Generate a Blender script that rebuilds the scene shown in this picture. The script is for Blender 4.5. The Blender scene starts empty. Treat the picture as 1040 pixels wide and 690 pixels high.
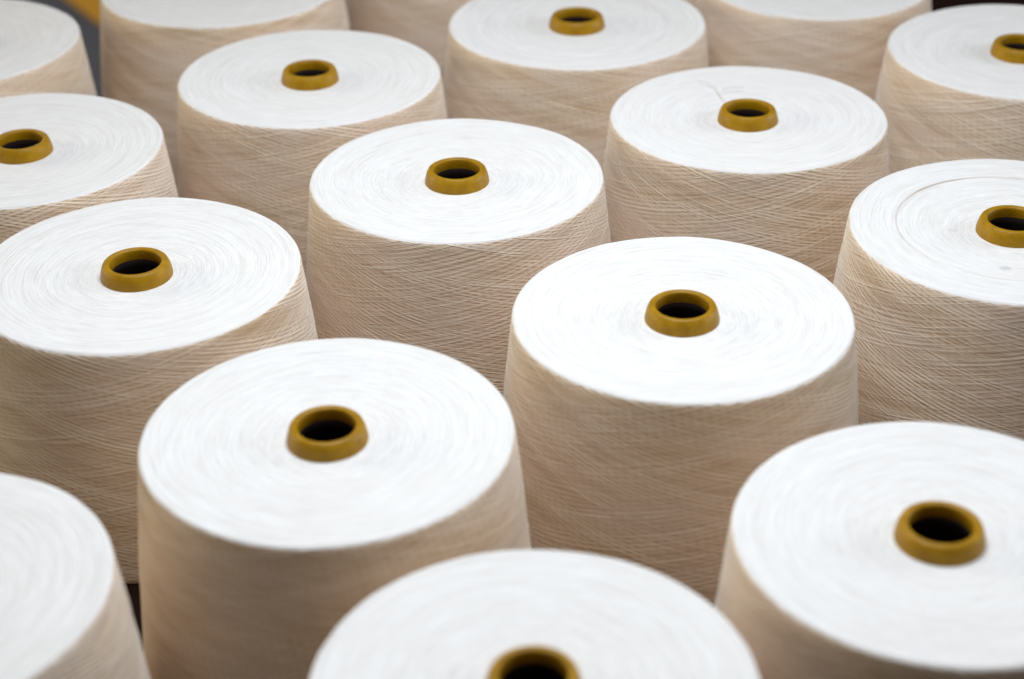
import bpy, bmesh, math, random
from mathutils import Vector, noise as mnoise

random.seed(7)
S = 0.1                      # one disc radius in metres
HT = 1.55                    # height of the wound yarn, in radii
PI = math.pi
sc = bpy.context.scene
col = sc.collection

# ------------------------------------------------------------------ node helpers
def new_mat(name):
    m = bpy.data.materials.new(name); m.use_nodes = True
    nt = m.node_tree; nt.nodes.clear()
    out = nt.nodes.new('ShaderNodeOutputMaterial')
    b = nt.nodes.new('ShaderNodeBsdfPrincipled')
    nt.links.new(b.outputs[0], out.inputs[0])
    return m, nt, b

class NT:
    def __init__(s, nt): s.nt = nt
    def put(s, n, i, v):
        if v is None: return
        if hasattr(v, 'is_output'): s.nt.links.new(v, n.inputs[i])
        else: n.inputs[i].default_value = v
    def math(s, op, a, b=None, c=None, clamp=False):
        n = s.nt.nodes.new('ShaderNodeMath'); n.operation = op; n.use_clamp = clamp
        s.put(n, 0, a); s.put(n, 1, b); s.put(n, 2, c)
        return n.outputs[0]
    def xyz(s, x, y, z):
        n = s.nt.nodes.new('ShaderNodeCombineXYZ')
        s.put(n, 0, x); s.put(n, 1, y); s.put(n, 2, z)
        return n.outputs[0]
    def noise(s, vec, w=0.0, scale=1.0, detail=2.0, rough=0.5, dist=0.0):
        n = s.nt.nodes.new('ShaderNodeTexNoise'); n.noise_dimensions = '4D'
        s.put(n, 'Vector', vec); s.put(n, 'W', w); s.put(n, 'Scale', scale)
        s.put(n, 'Detail', detail); s.put(n, 'Roughness', rough); s.put(n, 'Distortion', dist)
        return n.outputs[0]
    def rng(s, v, a, b, c=0.0, d=1.0, smooth=False):
        n = s.nt.nodes.new('ShaderNodeMapRange'); n.clamp = True
        if smooth: n.interpolation_type = 'SMOOTHSTEP'
        s.put(n, 0, v); s.put(n, 1, a); s.put(n, 2, b); s.put(n, 3, c); s.put(n, 4, d)
        return n.outputs[0]
    def mix(s, f, a, b):
        n = s.nt.nodes.new('ShaderNodeMix'); n.data_type = 'RGBA'
        s.put(n, 0, f); s.put(n, 6, a); s.put(n, 7, b)
        return n.outputs[2]
    def bump(s, h, dist, strength=1.0, nrm=None):
        n = s.nt.nodes.new('ShaderNodeBump')
        s.put(n, 'Height', h); s.put(n, 'Distance', dist); s.put(n, 'Strength', strength)
        if nrm is not None: s.put(n, 'Normal', nrm)
        return n.outputs[0]

def polar(N, nt):
    tc = nt.nodes.new('ShaderNodeTexCoord')
    sp = nt.nodes.new('ShaderNodeSeparateXYZ'); nt.links.new(tc.outputs['Object'], sp.inputs[0])
    x = N.math('DIVIDE', sp.outputs[0], S); y = N.math('DIVIDE', sp.outputs[1], S); z = N.math('DIVIDE', sp.outputs[2], S)
    r = N.math('SQRT', N.math('ADD', N.math('MULTIPLY', x, x), N.math('MULTIPLY', y, y)))
    th = N.math('ARCTAN2', x, N.math('MULTIPLY', y, -1.0))
    cx = N.math('DIVIDE', x, r); cy = N.math('DIVIDE', y, r)
    oi = nt.nodes.new('ShaderNodeObjectInfo')
    return x, y, z, r, th, cx, cy, oi.outputs['Random']

# ------------------------------------------------------------------ yarn, wound side
SIDE_A = (0.905, 0.79, 0.645, 1); SIDE_B = (0.53, 0.355, 0.19, 1); SIDE_T = (0.95, 0.87, 0.74, 1)  # warm shade put into the side colour; same yarn as the ends
m_side, nt, b = new_mat('wound_yarn_side'); N = NT(nt)
x, y, z, r, th, cx, cy, rnd = polar(N, nt)
w0 = N.math('MULTIPLY', rnd, 37.0)
def family(slope, freq, along, w, wob=0.012, detail=2.0):
    # noise stretched along threads that climb by «slope» radii per radian
    wv = N.noise(N.xyz(N.math('MULTIPLY', cx, 1.6), N.math('MULTIPLY', cy, 1.6), N.math('MULTIPLY', z, 2.2)), N.math('ADD', w0, w + 5.5), 1.0, 1.0)
    wv = N.math('MULTIPLY', N.math('SUBTRACT', wv, 0.5), wob * 2.5)
    p = N.math('ADD', N.math('SUBTRACT', z, N.math('MULTIPLY', th, slope)), wv)
    v = N.xyz(N.math('MULTIPLY', cx, along), N.math('MULTIPLY', cy, along), N.math('MULTIPLY', p, freq))
    return N.noise(v, N.math('ADD', w0, w), 1.0, detail, 0.62)
f1 = family(-0.27, 66.0, 0.8, 1.0)
f2 = family(0.18, 66.0, 0.8, 2.0)
f3 = family(-0.20, 130.0, 1.3, 3.0)
f4 = family(0.24, 130.0, 1.3, 4.0)
f5 = family(0.22, 26.0, 0.7, 6.0, 0.02, 1.0)
f6 = family(-0.20, 26.0, 0.7, 7.0, 0.02, 1.0)
# odd single threads lying proud of the rest
def lone(f, a, b_): return N.rng(f, a, b_, 0.0, 1.0, True)
l1 = lone(family(0.30, 85.0, 0.6, 11.0, 0.02, 0.0), 0.66, 0.75)
l2 = lone(family(-0.27, 85.0, 0.6, 12.0, 0.02, 0.0), 0.68, 0.77)
thread = N.math('MAXIMUM', l1, l2)
def winding(slope, per, w):
    # the regular lay of the yarn: even spacing, each thread a little stronger or weaker
    wv = N.noise(N.xyz(N.math('MULTIPLY', cx, 1.2), N.math('MULTIPLY', cy, 1.2), N.math('MULTIPLY', z, 4.0)), N.math('ADD', w0, w), 1.0, 2.0)
    p = N.math('SUBTRACT', z, N.math('MULTIPLY', th, slope))
    ph = N.math('ADD', N.math('MULTIPLY', p, 2 * PI / per), N.math('MULTIPLY', wv, 4.0))
    sn = N.math('MULTIPLY_ADD', N.math('SINE', ph), 0.5, 0.5)
    am = N.noise(N.xyz(N.math('MULTIPLY', cx, 0.9), N.math('MULTIPLY', cy, 0.9), N.math('MULTIPLY', p, 9.0)), N.math('ADD', w0, w + 3.3), 1.0, 2.0)
    return N.math('MULTIPLY', sn, N.rng(am, 0.35, 0.62, 0.15, 1.0))
wa = winding(-0.31, 0.027, 21.0); wb = winding(0.23, 0.030, 22.0); wc = winding(-0.19, 0.019, 23.0)
lay = N.math('ADD', N.math('MULTIPLY', N.math('MAXIMUM', N.math('MULTIPLY', wb, 0.8), wa), 0.75), N.math('MULTIPLY', wc, 0.25))
hi = N.math('MAXIMUM', f1, f2); hj = N.math('MAXIMUM', f3, f4)
body = N.math('ADD', N.math('MULTIPLY', hi, 0.40), N.math('MULTIPLY', hj, 0.35))
body = N.math('ADD', N.math('ADD', body, N.math('MULTIPLY', lay, 0.26)), 0.045)
lowf = N.math('MULTIPLY', N.math('ADD', f5, f6), 0.5)
big = N.noise(N.xyz(x, y, z), w0, 1.6, 2.0)
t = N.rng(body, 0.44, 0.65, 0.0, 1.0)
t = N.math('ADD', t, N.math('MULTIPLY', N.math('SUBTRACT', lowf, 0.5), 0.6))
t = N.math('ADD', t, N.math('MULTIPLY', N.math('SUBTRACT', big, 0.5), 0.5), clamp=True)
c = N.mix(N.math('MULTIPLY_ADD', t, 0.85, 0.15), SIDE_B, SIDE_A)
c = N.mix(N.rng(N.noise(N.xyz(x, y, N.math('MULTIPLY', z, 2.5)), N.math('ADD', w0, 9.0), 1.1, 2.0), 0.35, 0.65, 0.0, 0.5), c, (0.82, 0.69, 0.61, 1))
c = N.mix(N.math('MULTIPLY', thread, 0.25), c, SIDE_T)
nt.links.new(c, b.inputs['Base Color'])
h = N.math('ADD', N.math('ADD', body, N.math('MULTIPLY', thread, 0.22)), N.math('MULTIPLY', lowf, 0.5))
nt.links.new(N.bump(h, 0.0012, 1.0), b.inputs['Normal'])
b.inputs['Roughness'].default_value = 0.95
b.inputs['Specular IOR Level'].default_value = 0.15
b.inputs['Sheen Weight'].default_value = 0.6
b.inputs['Sheen Roughness'].default_value = 0.35
b.inputs['Sheen Tint'].default_value = (1.0, 0.97, 0.9, 1)

# ------------------------------------------------------------------ yarn, flat end of the package
def end_material(name, stain_rings=(), smudges=()):
    m_, nt, b = new_mat(name); N = NT(nt)
    mat_ = m_
    x, y, z, r, th, cx, cy, rnd = polar(N, nt)
    w0 = N.math('MULTIPLY', rnd, 53.0)
    def ring(swirl, freq, along, w, detail=2.0):
        # arcs that follow the disc, drifting in or out with the angle
        c2 = N.math('COSINE', N.math('ADD', th, N.math('MULTIPLY', r, swirl)))
        s2 = N.math('SINE', N.math('ADD', th, N.math('MULTIPLY', r, swirl)))
        wob = N.math('MULTIPLY', N.noise(N.xyz(x, y, 0.0), N.math('ADD', w0, w + 3), 2.0, 1.0), 0.035)
        v = N.xyz(N.math('MULTIPLY', c2, along), N.math('MULTIPLY', s2, along), N.math('MULTIPLY', N.math('ADD', r, wob), freq))
        return N.noise(v, N.math('ADD', w0, w), 1.0, detail, 0.6)
    g1 = ring(1.5, 105.0, 2.6, 1.0)
    g2 = ring(-1.5, 105.0, 2.6, 2.0)
    g3 = ring(0.8, 180.0, 3.5, 3.0)
    g4 = ring(0.0, 9.0, 0.8, 4.0)
    hi = N.math('MAXIMUM', g1, g2)
    body = N.math('ADD', N.math('MULTIPLY', hi, 0.6), N.math('MULTIPLY', g3, 0.4))
    t = N.rng(body, 0.38, 0.6, 0.0, 1.0)
    t = N.math('ADD', t, N.math('MULTIPLY', N.math('SUBTRACT', g4, 0.5), 0.4), clamp=True)
    c = N.mix(t, (0.70, 0.675, 0.65, 1), (0.85, 0.845, 0.84, 1))
    ang = N.noise(N.xyz(N.math('MULTIPLY', cx, 1.3), N.math('MULTIPLY', cy, 1.3), 0.0), 3.0, 1.0, 2.0)
    for (r0, wid, k_, col_) in stain_rings:        # a soiled thread wound in at this radius
        ri = N.math('SUBTRACT', r, N.math('ADD', N.math('MULTIPLY', cy, 0.025), r0))
        m_ = N.math('SUBTRACT', 1.0, N.math('DIVIDE', N.math('ABSOLUTE', ri), wid), clamp=True)
        m_ = N.math('MULTIPLY', N.math('MULTIPLY', m_, k_), N.math('MULTIPLY', N.rng(ang, 0.35, 0.6, 0.3, 1.0), N.rng(cy, -0.5, 0.3, 0.22, 1.0)))
        c = N.mix(m_, c, col_)
    for (px_, py_, rad_, k_) in smudges:
        dx_ = N.math('SUBTRACT', x, px_); dy_ = N.math('MULTIPLY', N.math('SUBTRACT', y, py_), 1.2)
        q_ = N.math('SQRT', N.math('ADD', N.math('MULTIPLY', dx_, dx_), N.math('MULTIPLY', dy_, dy_)))
        m_ = N.rng(N.math('ADD', q_, N.math('MULTIPLY', N.noise(N.xyz(x, y, 0.0), 1.0, 30.0, 2.0), rad_)), rad_ * 0.7, rad_ * 1.5, k_, 0.0, True)
        c = N.mix(m_, c, (0.45, 0.40, 0.38, 1))
    nt.links.new(c, b.inputs['Base Color'])
    h = N.math('ADD', body, N.math('MULTIPLY', g4, 0.5))
    nt.links.new(N.bump(h, 0.0011, 1.0), b.inputs['Normal'])
    b.inputs['Roughness'].default_value = 0.95
    b.inputs['Specular IOR Level'].default_value = 0.15
    b.inputs['Sheen Weight'].default_value = 0.2
    return mat_
BROWN = (0.36, 0.23, 0.13, 1); GREY = (0.55, 0.52, 0.50, 1)
m_end = end_material('wound_yarn_end')
m_end_k = end_material('wound_yarn_end_brown_ring', ((0.70, 0.010, 0.9, BROWN),), ((-0.16, -0.50, 0.055, 0.5), (-0.36, 0.02, 0.04, 0.25)))
m_end_g = end_material('wound_yarn_end_grey_ring', ((0.70, 0.016, 0.6, GREY),))
m_end_i = end_material('wound_yarn_end_smudged', (), ((0.40, -0.46, 0.06, 0.22), (0.62, -0.42, 0.05, 0.15)))

# ------------------------------------------------------------------ tube, bore, thread, table, floor, paint
m_tube, nt, b = new_mat('ochre_tube'); N = NT(nt)
x, y, z, r, th, cx, cy, rnd = polar(N, nt)
n1 = N.noise(N.xyz(x, y, z), N.math('MULTIPLY', rnd, 11.0), 14.0, 4.0, 0.6)
n2 = N.noise(N.xyz(x, y, z), N.math('MULTIPLY', rnd, 17.0), 60.0, 2.0)
c = N.mix(N.rng(n1, 0.3, 0.7), (0.28, 0.14, 0.001, 1), (0.39, 0.208, 0.001, 1))
nt.links.new(c, b.inputs['Base Color'])
nt.links.new(N.rng(n1, 0.3, 0.7, 0.32, 0.55), b.inputs['Roughness'])
nt.links.new(N.bump(n2, 0.0004, 0.6), b.inputs['Normal'])
b.inputs['Specular IOR Level'].default_value = 0.28

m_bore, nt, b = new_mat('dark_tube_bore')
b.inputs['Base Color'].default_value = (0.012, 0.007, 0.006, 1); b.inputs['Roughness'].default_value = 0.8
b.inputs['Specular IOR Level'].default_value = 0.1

m_thread, nt, b = new_mat('loose_yarn')
b.inputs['Base Color'].default_value = (0.72, 0.67, 0.60, 1); b.inputs['Roughness'].default_value = 0.9

m_table, nt, b = new_mat('dark_board'); N = NT(nt)
x, y, z, r, th, cx, cy, rnd = polar(N, nt)
n1 = N.noise(N.xyz(x, N.math('MULTIPLY', y, 6.0), z), 0.0, 1.2, 5.0, 0.6)
nt.links.new(N.mix(n1, (0.008, 0.0045, 0.004, 1), (0.024, 0.011, 0.008, 1)), b.inputs['Base Color'])
b.inputs['Roughness'].default_value = 0.9; b.inputs['Specular IOR Level'].default_value = 0.04

m_floor, nt, b = new_mat('grey_floor'); N = NT(nt)
x, y, z, r, th, cx, cy, rnd = polar(N, nt)
n1 = N.noise(N.xyz(x, y, z), 0.0, 0.35, 6.0, 0.6)
nt.links.new(N.mix(n1, (0.075, 0.085, 0.115, 1), (0.14, 0.15, 0.185, 1)), b.inputs['Base Color'])
b.inputs['Roughness'].default_value = 0.5

m_paint, nt, b = new_mat('yellow_floor_paint'); N = NT(nt)
x, y, z, r, th, cx, cy, rnd = polar(N, nt)
n1 = N.noise(N.xyz(x, y, z), 0.0, 1.1, 6.0, 0.65)
nt.links.new(N.mix(N.rng(n1, 0.55, 0.75), (0.86, 0.43, 0.008, 1), (0.5, 0.24, 0.02, 1)), b.inputs['Base Color'])
b.inputs['Roughness'].default_value = 0.5

# ------------------------------------------------------------------ mesh helpers
def link(name, me, mats, parent=None):
    o = bpy.data.objects.new(name, me); col.objects.link(o)
    for m in mats: me.materials.append(m)
    if parent: o.parent = parent
    return o

def lathe(prof, seg, wob=None, close_loop=False):
    """prof: list of (r, z, material index of the strip that follows); radii units."""
    bm = bmesh.new(); rings = []
    for k, (r_, z_, _) in enumerate(prof):
        rg = []
        for i in range(seg):
            a = 2 * PI * i / seg
            dr, dz = wob(k, a, r_, z_) if wob else (0, 0)
            rr = (r_ + dr) * S
            rg.append(bm.verts.new((rr * math.sin(a), -rr * math.cos(a), (z_ + dz) * S)))
        rings.append(rg)
    n = len(prof)
    for k in range(n if close_loop else n - 1):
        A, B = rings[k], rings[(k + 1) % n]
        for i in range(seg):
            j = (i + 1) % seg
            f = bm.faces.new((A[i], B[i], B[j], A[j])); f.material_index = prof[k][2]; f.smooth = True
    bmesh.ops.recalc_face_normals(bm, faces=bm.faces)
    me = bpy.data.meshes.new('lathe'); bm.to_mesh(me); bm.free()
    return me

RB = 1.13
def yarn_mesh(seed, rings=()):
    """one body of wound yarn: dished end, rounded shoulder, sloping side, foot."""
    prof = []
    def top_z(r_):
        zz = -0.038 * (1 - r_) ** 1.2 / 0.78 ** 1.2
        for (r0, wid, dep) in rings:
            d = (r_ - r0) / wid
            zz -= dep * math.exp(-d * d)
        return zz
    nt_ = 90 if rings else 40
    for k in range(nt_ + 1):
        r_ = 0.185 + (0.970 - 0.185) * k / nt_
        prof.append((r_, top_z(r_), 0))
    for k in range(1, 8):                       # shoulder
        a = k / 8 * (PI / 2)
        prof.append((0.970 + 0.028 * math.sin(a), -0.026 * (1 - math.cos(a)) + 0.001, 0 if k < 5 else 1))
    ns = 46
    for k in range(ns + 1):
        t_ = k / ns
        bulge = 0.012 * math.sin(PI * t_)
        prof.append((0.999 + (RB - 0.999) * t_ + bulge, -0.024 - (HT - 0.054) * t_, 1))
    prof.append((RB - 0.012, -HT + 0.008, 1)); prof.append((RB - 0.04, -HT + 0.001, 1)); prof.append((0.24, -HT + 0.001, 1))
    off = Vector((seed * 13.7, seed * 5.1, seed * 3.3))
    def wob(k, a, r_, z_):
        p = Vector((math.sin(a), math.cos(a), z_ * 1.2))
        g = mnoise.noise(p * 1.6 + off) * 0.005 + mnoise.noise(p * 5 + off) * 0.0025
        e = mnoise.noise(Vector((math.sin(a) * 11, math.cos(a) * 11, z_ * 16)) + off) * 0.0022
        if r_ < 0.25: return 0, 0
        s_ = min(1, max(0, (r_ - 0.25) / 0.7))
        dz = mnoise.noise(Vector((math.sin(a) * r_ * 2.2, math.cos(a) * r_ * 2.2, 0)) + off) * 0.0035 * min(1, (r_ - 0.25) * 4)
        if z_ < -HT + 0.06: dz = 0
        return (g + e) * s_, dz
    me = lathe(prof, 220, wob)
    return me

def tube_mesh():
    p = []
    p.append((0.222, -0.07, 0)); p.append((0.219, -0.036, 0)); p.append((0.2165, -0.014, 0))
    p.append((0.208, 0.022, 0)); p.append((0.200, 0.042, 0))
    for k in range(0, 9):                        # rolled rim
        a = PI * k / 8
        p.append((0.1765 + 0.0215 * math.cos(a), 0.044 + 0.013 * math.sin(a), 0))
    p.append((0.1530, 0.030, 0)); p.append((0.1515, 0.012, 0)); p.append((0.1515, -0.012, 0))
    return lathe(p, 96)
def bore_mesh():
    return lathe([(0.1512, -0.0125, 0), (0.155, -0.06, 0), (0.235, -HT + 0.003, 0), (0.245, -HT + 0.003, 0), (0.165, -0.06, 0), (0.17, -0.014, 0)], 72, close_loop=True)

me_tube, me_bore = tube_mesh(), bore_mesh()
me_yarn = [yarn_mesh(k) for k in range(4)]
me_ring_sharp = yarn_mesh(9, ((0.70, 0.014, 0.007),))
me_ring_soft = yarn_mesh(11, ((0.70, 0.02, 0.006),))
me_smudged = yarn_mesh(12)

def thread_mesh(paths, rad):
    """fine tubes through lists of points given in disc radii."""
    bm = bmesh.new()
    for pts in paths:
        P = []
        for i in range(len(pts) - 1):            # smooth subdivision
            p0 = Vector(pts[max(0, i - 1)]); p1 = Vector(pts[i]); p2 = Vector(pts[i + 1]); p3 = Vector(pts[min(len(pts) - 1, i + 2)])
            for s_ in range(6):
                t_ = s_ / 6
                P.append(0.5 * ((2 * p1) + (p2 - p0) * t_ + (2 * p0 - 5 * p1 + 4 * p2 - p3) * t_ ** 2 + (3 * p1 - p0 - 3 * p2 + p3) * t_ ** 3))
        P.append(Vector(pts[-1]))
        prev = None
        for i, p in enumerate(P):
            d = (P[min(i + 1, len(P) - 1)] - P[max(i - 1, 0)]).normalized()
            u = d.cross(Vector((0, 0, 1))).normalized(); v = d.cross(u)
            rg = [bm.verts.new((p + rad * (math.cos(a) * u + math.sin(a) * v)) * S) for a in [2 * PI * q / 6 for q in range(6)]]
            if prev:
                for q in range(6):
                    f = bm.faces.new((prev[q], prev[(q + 1) % 6], rg[(q + 1) % 6], rg[q])); f.smooth = True
            else: bm.faces.new(rg)
            prev = rg
        bm.faces.new(prev[::-1])
    me = bpy.data.meshes.new('thread'); bm.to_mesh(me); bm.free()
    return me

# ------------------------------------------------------------------ the cones
# key: x, y (disc radii, camera above the origin), radius factor, tilt x, tilt y, label
GROUP = 'yarn cones standing in rows on the dark board'
C = {
 'A': (-0.35, 11.249, 0.99, -0.0002, -0.0038, 'middle yarn cone of the photo, crossed threads sharp on its side'),
 'B': (0.993, 9.326, 0.996, 0, 0, 'yarn cone right of centre, directly in front and to the right of the middle cone'),
 'C': (-0.979, 8.112, 0.988, 0.0012, 0.014, 'large bright yarn cone left of centre, just behind the nearest cone at bottom'),
 'D': (-2.296, 9.989, 1.01, 0.0005, 0.0085, 'yarn cone at left with full tube, left tip of its end cut by the frame'),
 'E': (-1.497, 13.087, 0.995, -0.0003, -0.0043, 'blurred yarn cone upper left of centre, whole end in view behind the middle cone'),
 'F': (1.717, 12.18, 0.987, -0.0004, -0.0111, 'yarn cone with a loose bent thread lying on its end beside the ochre tube'),
 'G': (0.57, 14.132, 1.036, -0.0004, -0.0056, 'blurred yarn cone at top centre, its ochre tube close below the top edge'),
 'H': (-3.416, 11.859, 0.987, 0, -0.001, 'yarn cone at the left edge whose ochre tube is cut by the left frame edge'),
 'I': (2.037, 7.144, 0.999, 0, -0.0013, 'large blurred yarn cone in the bottom right corner with full ochre tube'),
 'J': (0.067, 6.113, 0.981, 0, -0.0044, 'very blurred nearest yarn cone, its ochre tube half cut by the bottom edge'),
 'K': (3.168, 10.36, 1.024, 0, 0.0043, 'yarn cone at the right edge with a thin brown ring groove on its end'),
 'L': (3.958, 13.367, 1.007, 0, 0, 'greyish blurred yarn cone in the top right corner, tube cut by the frame'),
 'M': (-2.885, 6.853, 1, 0, 0, 'blurred yarn cone in the bottom left corner, no tube in view'),
 'N': (-4.429, 13.949, 1, 0, 0, 'blurred bluish white yarn cone in the top left corner, no tube in view'),
 'O': (-2.435, 15.176, 1.026, 0, 0, 'blurred yarn cone at the top edge beside the yellow floor stripe'),
 'P': (2.634, 15.053, 0.97, 0, 0, 'blurred yarn cone at the top edge just left of the greyish corner cone'),
 'Q': (-0.42, 16.3, 1, 0, 0, 'yarn cone showing only its brown side between two white ends at the top'),
 'R': (1.5, 17.05, 1, 0, 0, 'yarn cone seen only as a brown sliver right of the top centre cone'),
}
rot = {}
def make_cone(key, ym):
    x_, y_, rad, tx, ty, lab = C[key]
    root = bpy.data.objects.new('yarn_cone', None); col.objects.link(root)
    root.empty_display_size = 0.05
    y1 = link('wound_yarn', ym, [], root)
    t1 = link('tube_collar', me_tube, [], root)
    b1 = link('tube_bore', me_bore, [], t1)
    return root
def place(root, key):
    x_, y_, rad, tx, ty, lab = C[key]
    root.location = (x_ * S, y_ * S, 0)
    rz = 0.0 if key in 'KGI' else random.uniform(-0.6, 0.6); rot[key] = rz
    root.rotation_euler = (0, 0, rz)
    root.scale = (rad, rad, 1)
    root['label'] = lab; root['category'] = 'yarn cone'; root['group'] = GROUP
    for ch in root.children:                    # the package top sits one height above the base
        ch.location = (0, 0, HT * S)
        ct, st = math.cos(-rz), math.sin(-rz)
        ex = ty * 1.0; ey = -tx
        ch.rotation_euler = (ex * ct - ey * st, ex * st + ey * ct, 0)
for me, me_m in [(q, m_end) for q in me_yarn] + [(me_ring_sharp, m_end_k), (me_ring_soft, m_end_g), (me_smudged, m_end_i)]:
    me.materials.append(me_m); me.materials.append(m_side)
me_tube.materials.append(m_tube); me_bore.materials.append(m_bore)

def copy_cone(src, ym):
    r_ = src.copy(); col.objects.link(r_)
    for ch in src.children:
        c_ = ch.copy(); col.objects.link(c_); c_.parent = r_
        if ch.name.startswith('wound_yarn'): c_.data = ym
        for g in ch.children:
            d = g.copy(); col.objects.link(d); d.parent = c_
    return r_

proto = make_cone('A', me_yarn[0]); cones = {}
for i, key in enumerate(C):
    ym = me_ring_sharp if key == 'K' else me_ring_soft if key == 'G' else me_smudged if key == 'I' else me_yarn[i % 4]
    cones[key] = proto if i == 0 else copy_cone(proto, ym)
for key in C: place(cones[key], key)

# loose thread on the end of cone F (a part of that cone)
zf = 0.004
me_lt = thread_mesh([[(-0.30, 0.66, zf), (-0.22, 0.60, zf + .006), (-0.175, 0.50, zf), (-0.15, 0.36, zf - .008), (-0.10, 0.24, zf - .02)],
                     [(-0.13, 0.50, zf), (-0.05, 0.505, zf + .005), (0.03, 0.52, zf)]], 0.0028)
lt = link('loose_thread', me_lt, [m_thread], cones['F'])
lt.location = (0, 0, HT * S); lt.rotation_euler = (0, 0, -rot['F'])

# ------------------------------------------------------------------ board, floor, stripe
def structure(o, kind='structure'): o['kind'] = kind
def slab(name, corners, z0, z1, mat, bev=0.004):
    bm = bmesh.new()
    lo = [bm.verts.new((p[0] * S, p[1] * S, z0 * S)) for p in corners]
    hi_ = [bm.verts.new((p[0] * S, p[1] * S, z1 * S)) for p in corners]
    n = len(corners)
    bm.faces.new(hi_); bm.faces.new(lo[::-1])
    for i in range(n): bm.faces.new((lo[i], lo[(i + 1) % n], hi_[(i + 1) % n], hi_[i]))
    bmesh.ops.recalc_face_normals(bm, faces=bm.faces)
    if bev: bmesh.ops.bevel(bm, geom=bm.edges[:], offset=bev, segments=2, affect='EDGES')
    me = bpy.data.meshes.new(name); bm.to_mesh(me); bm.free()
    return link(name, me, [mat])
bx, by = 0.8535, 0.5211; nx, ny = -by, bx
def tb(u, v): return (-4.43 + bx * u + nx * v, 13.88 + by * u + ny * v)
board = slab('table_top', [tb(-5, -16), tb(15, -16), tb(15, 1.32), tb(-5, 1.32)], -0.35, 0.0, m_table)
structure(board)
FZ = 5.28 + HT - 12.0
fl = slab('floor', [(-120, -60), (120, -60), (120, 160), (-120, 160)], FZ - 1, FZ, m_floor, 0); structure(fl)
d = Vector((0.8, -1.25)).normalized(); nrm = Vector((-d.y, d.x))
p0 = Vector((-8.12, 33.3))
q0 = p0 - d * 40; q1 = p0 + d * 9; wv = 3.4
st = slab('floor_stripe', [q0, q1, q1 + nrm * wv, q0 + nrm * wv], FZ + 0.02, FZ + 0.04, m_paint, 0); structure(st)

# ------------------------------------------------------------------ lamps
w = bpy.data.worlds.new('World'); sc.world = w; w.use_nodes = True
bg = w.node_tree.nodes['Background']
bg.inputs[0].default_value = (1.0, 0.88, 0.80, 1); bg.inputs[1].default_value = 0.145
def area(name, loc, target, size, sy, power, color):
    l = bpy.data.lights.new(name, 'AREA'); l.shape = 'RECTANGLE'; l.size = size; l.size_y = sy
    l.energy = power; l.color = color
    o = bpy.data.objects.new(name, l); col.objects.link(o); o.location = loc
    o.rotation_euler = (Vector(target) - Vector(loc)).to_track_quat('-Z', 'Y').to_euler()
    return o
area('ceiling_lamp', (0.03, 0.95, 1.02), (0.03, 0.92, 0), 0.55, 0.5, 9.9, (0.87, 0.935, 1.0))
area('stripe_fill', (-1.5, 4.1, 1.0), (-0.8, 3.4, -0.5), 0.6, 0.6, 5.5, (1.0, 0.97, 0.93))  # unseen light added to brighten the yellow stripe and floor
area('right_fill', (2.4, 1.35, 0.80), (0.2, 0.9, 0.1), 1.2, 0.8, 21.0, (0.93, 0.96, 1.0))  # cool fill added from the right, stands for no real window
area('side_lamp', (-2.3, 1.65, 0.65), (-0.1, 0.9, 0.1), 0.9, 0.7, 17.0, (1.0, 0.88, 0.60))

# ------------------------------------------------------------------ camera
cd = bpy.data.cameras.new('camera'); cam = bpy.data.objects.new('camera', cd); col.objects.link(cam)
cam.location = (0, 0, (5.27981 + HT) * S)
from mathutils import Matrix
pitch, roll = 0.527856, -0.0177253
fwd = Vector((0, math.cos(pitch), -math.sin(pitch))); upv = Vector((0, math.sin(pitch), math.cos(pitch))); rgt = Vector((1, 0, 0))
r2 = math.cos(roll) * rgt + math.sin(roll) * upv; u2 = -math.sin(roll) * rgt + math.cos(roll) * upv
cam.rotation_euler = Matrix((r2, u2, -fwd)).transposed().to_euler()
cd.sensor_width = 36; cd.lens = 36 * 1869.91 / 1040
cd.clip_start = 0.02; cd.clip_end = 100
cd.dof.use_dof = True; cd.dof.focus_distance = 11.7 * S; cd.dof.aperture_fstop = cd.lens / 13.5
sc.camera = cam

sc.view_settings.view_transform = 'Standard'; sc.view_settings.look = 'None'
sc.view_settings.exposure = 0; sc.view_settings.gamma = 1
sc.render.engine = 'CYCLES'
sc.cycles.max_bounces = 10; sc.cycles.diffuse_bounces = 8
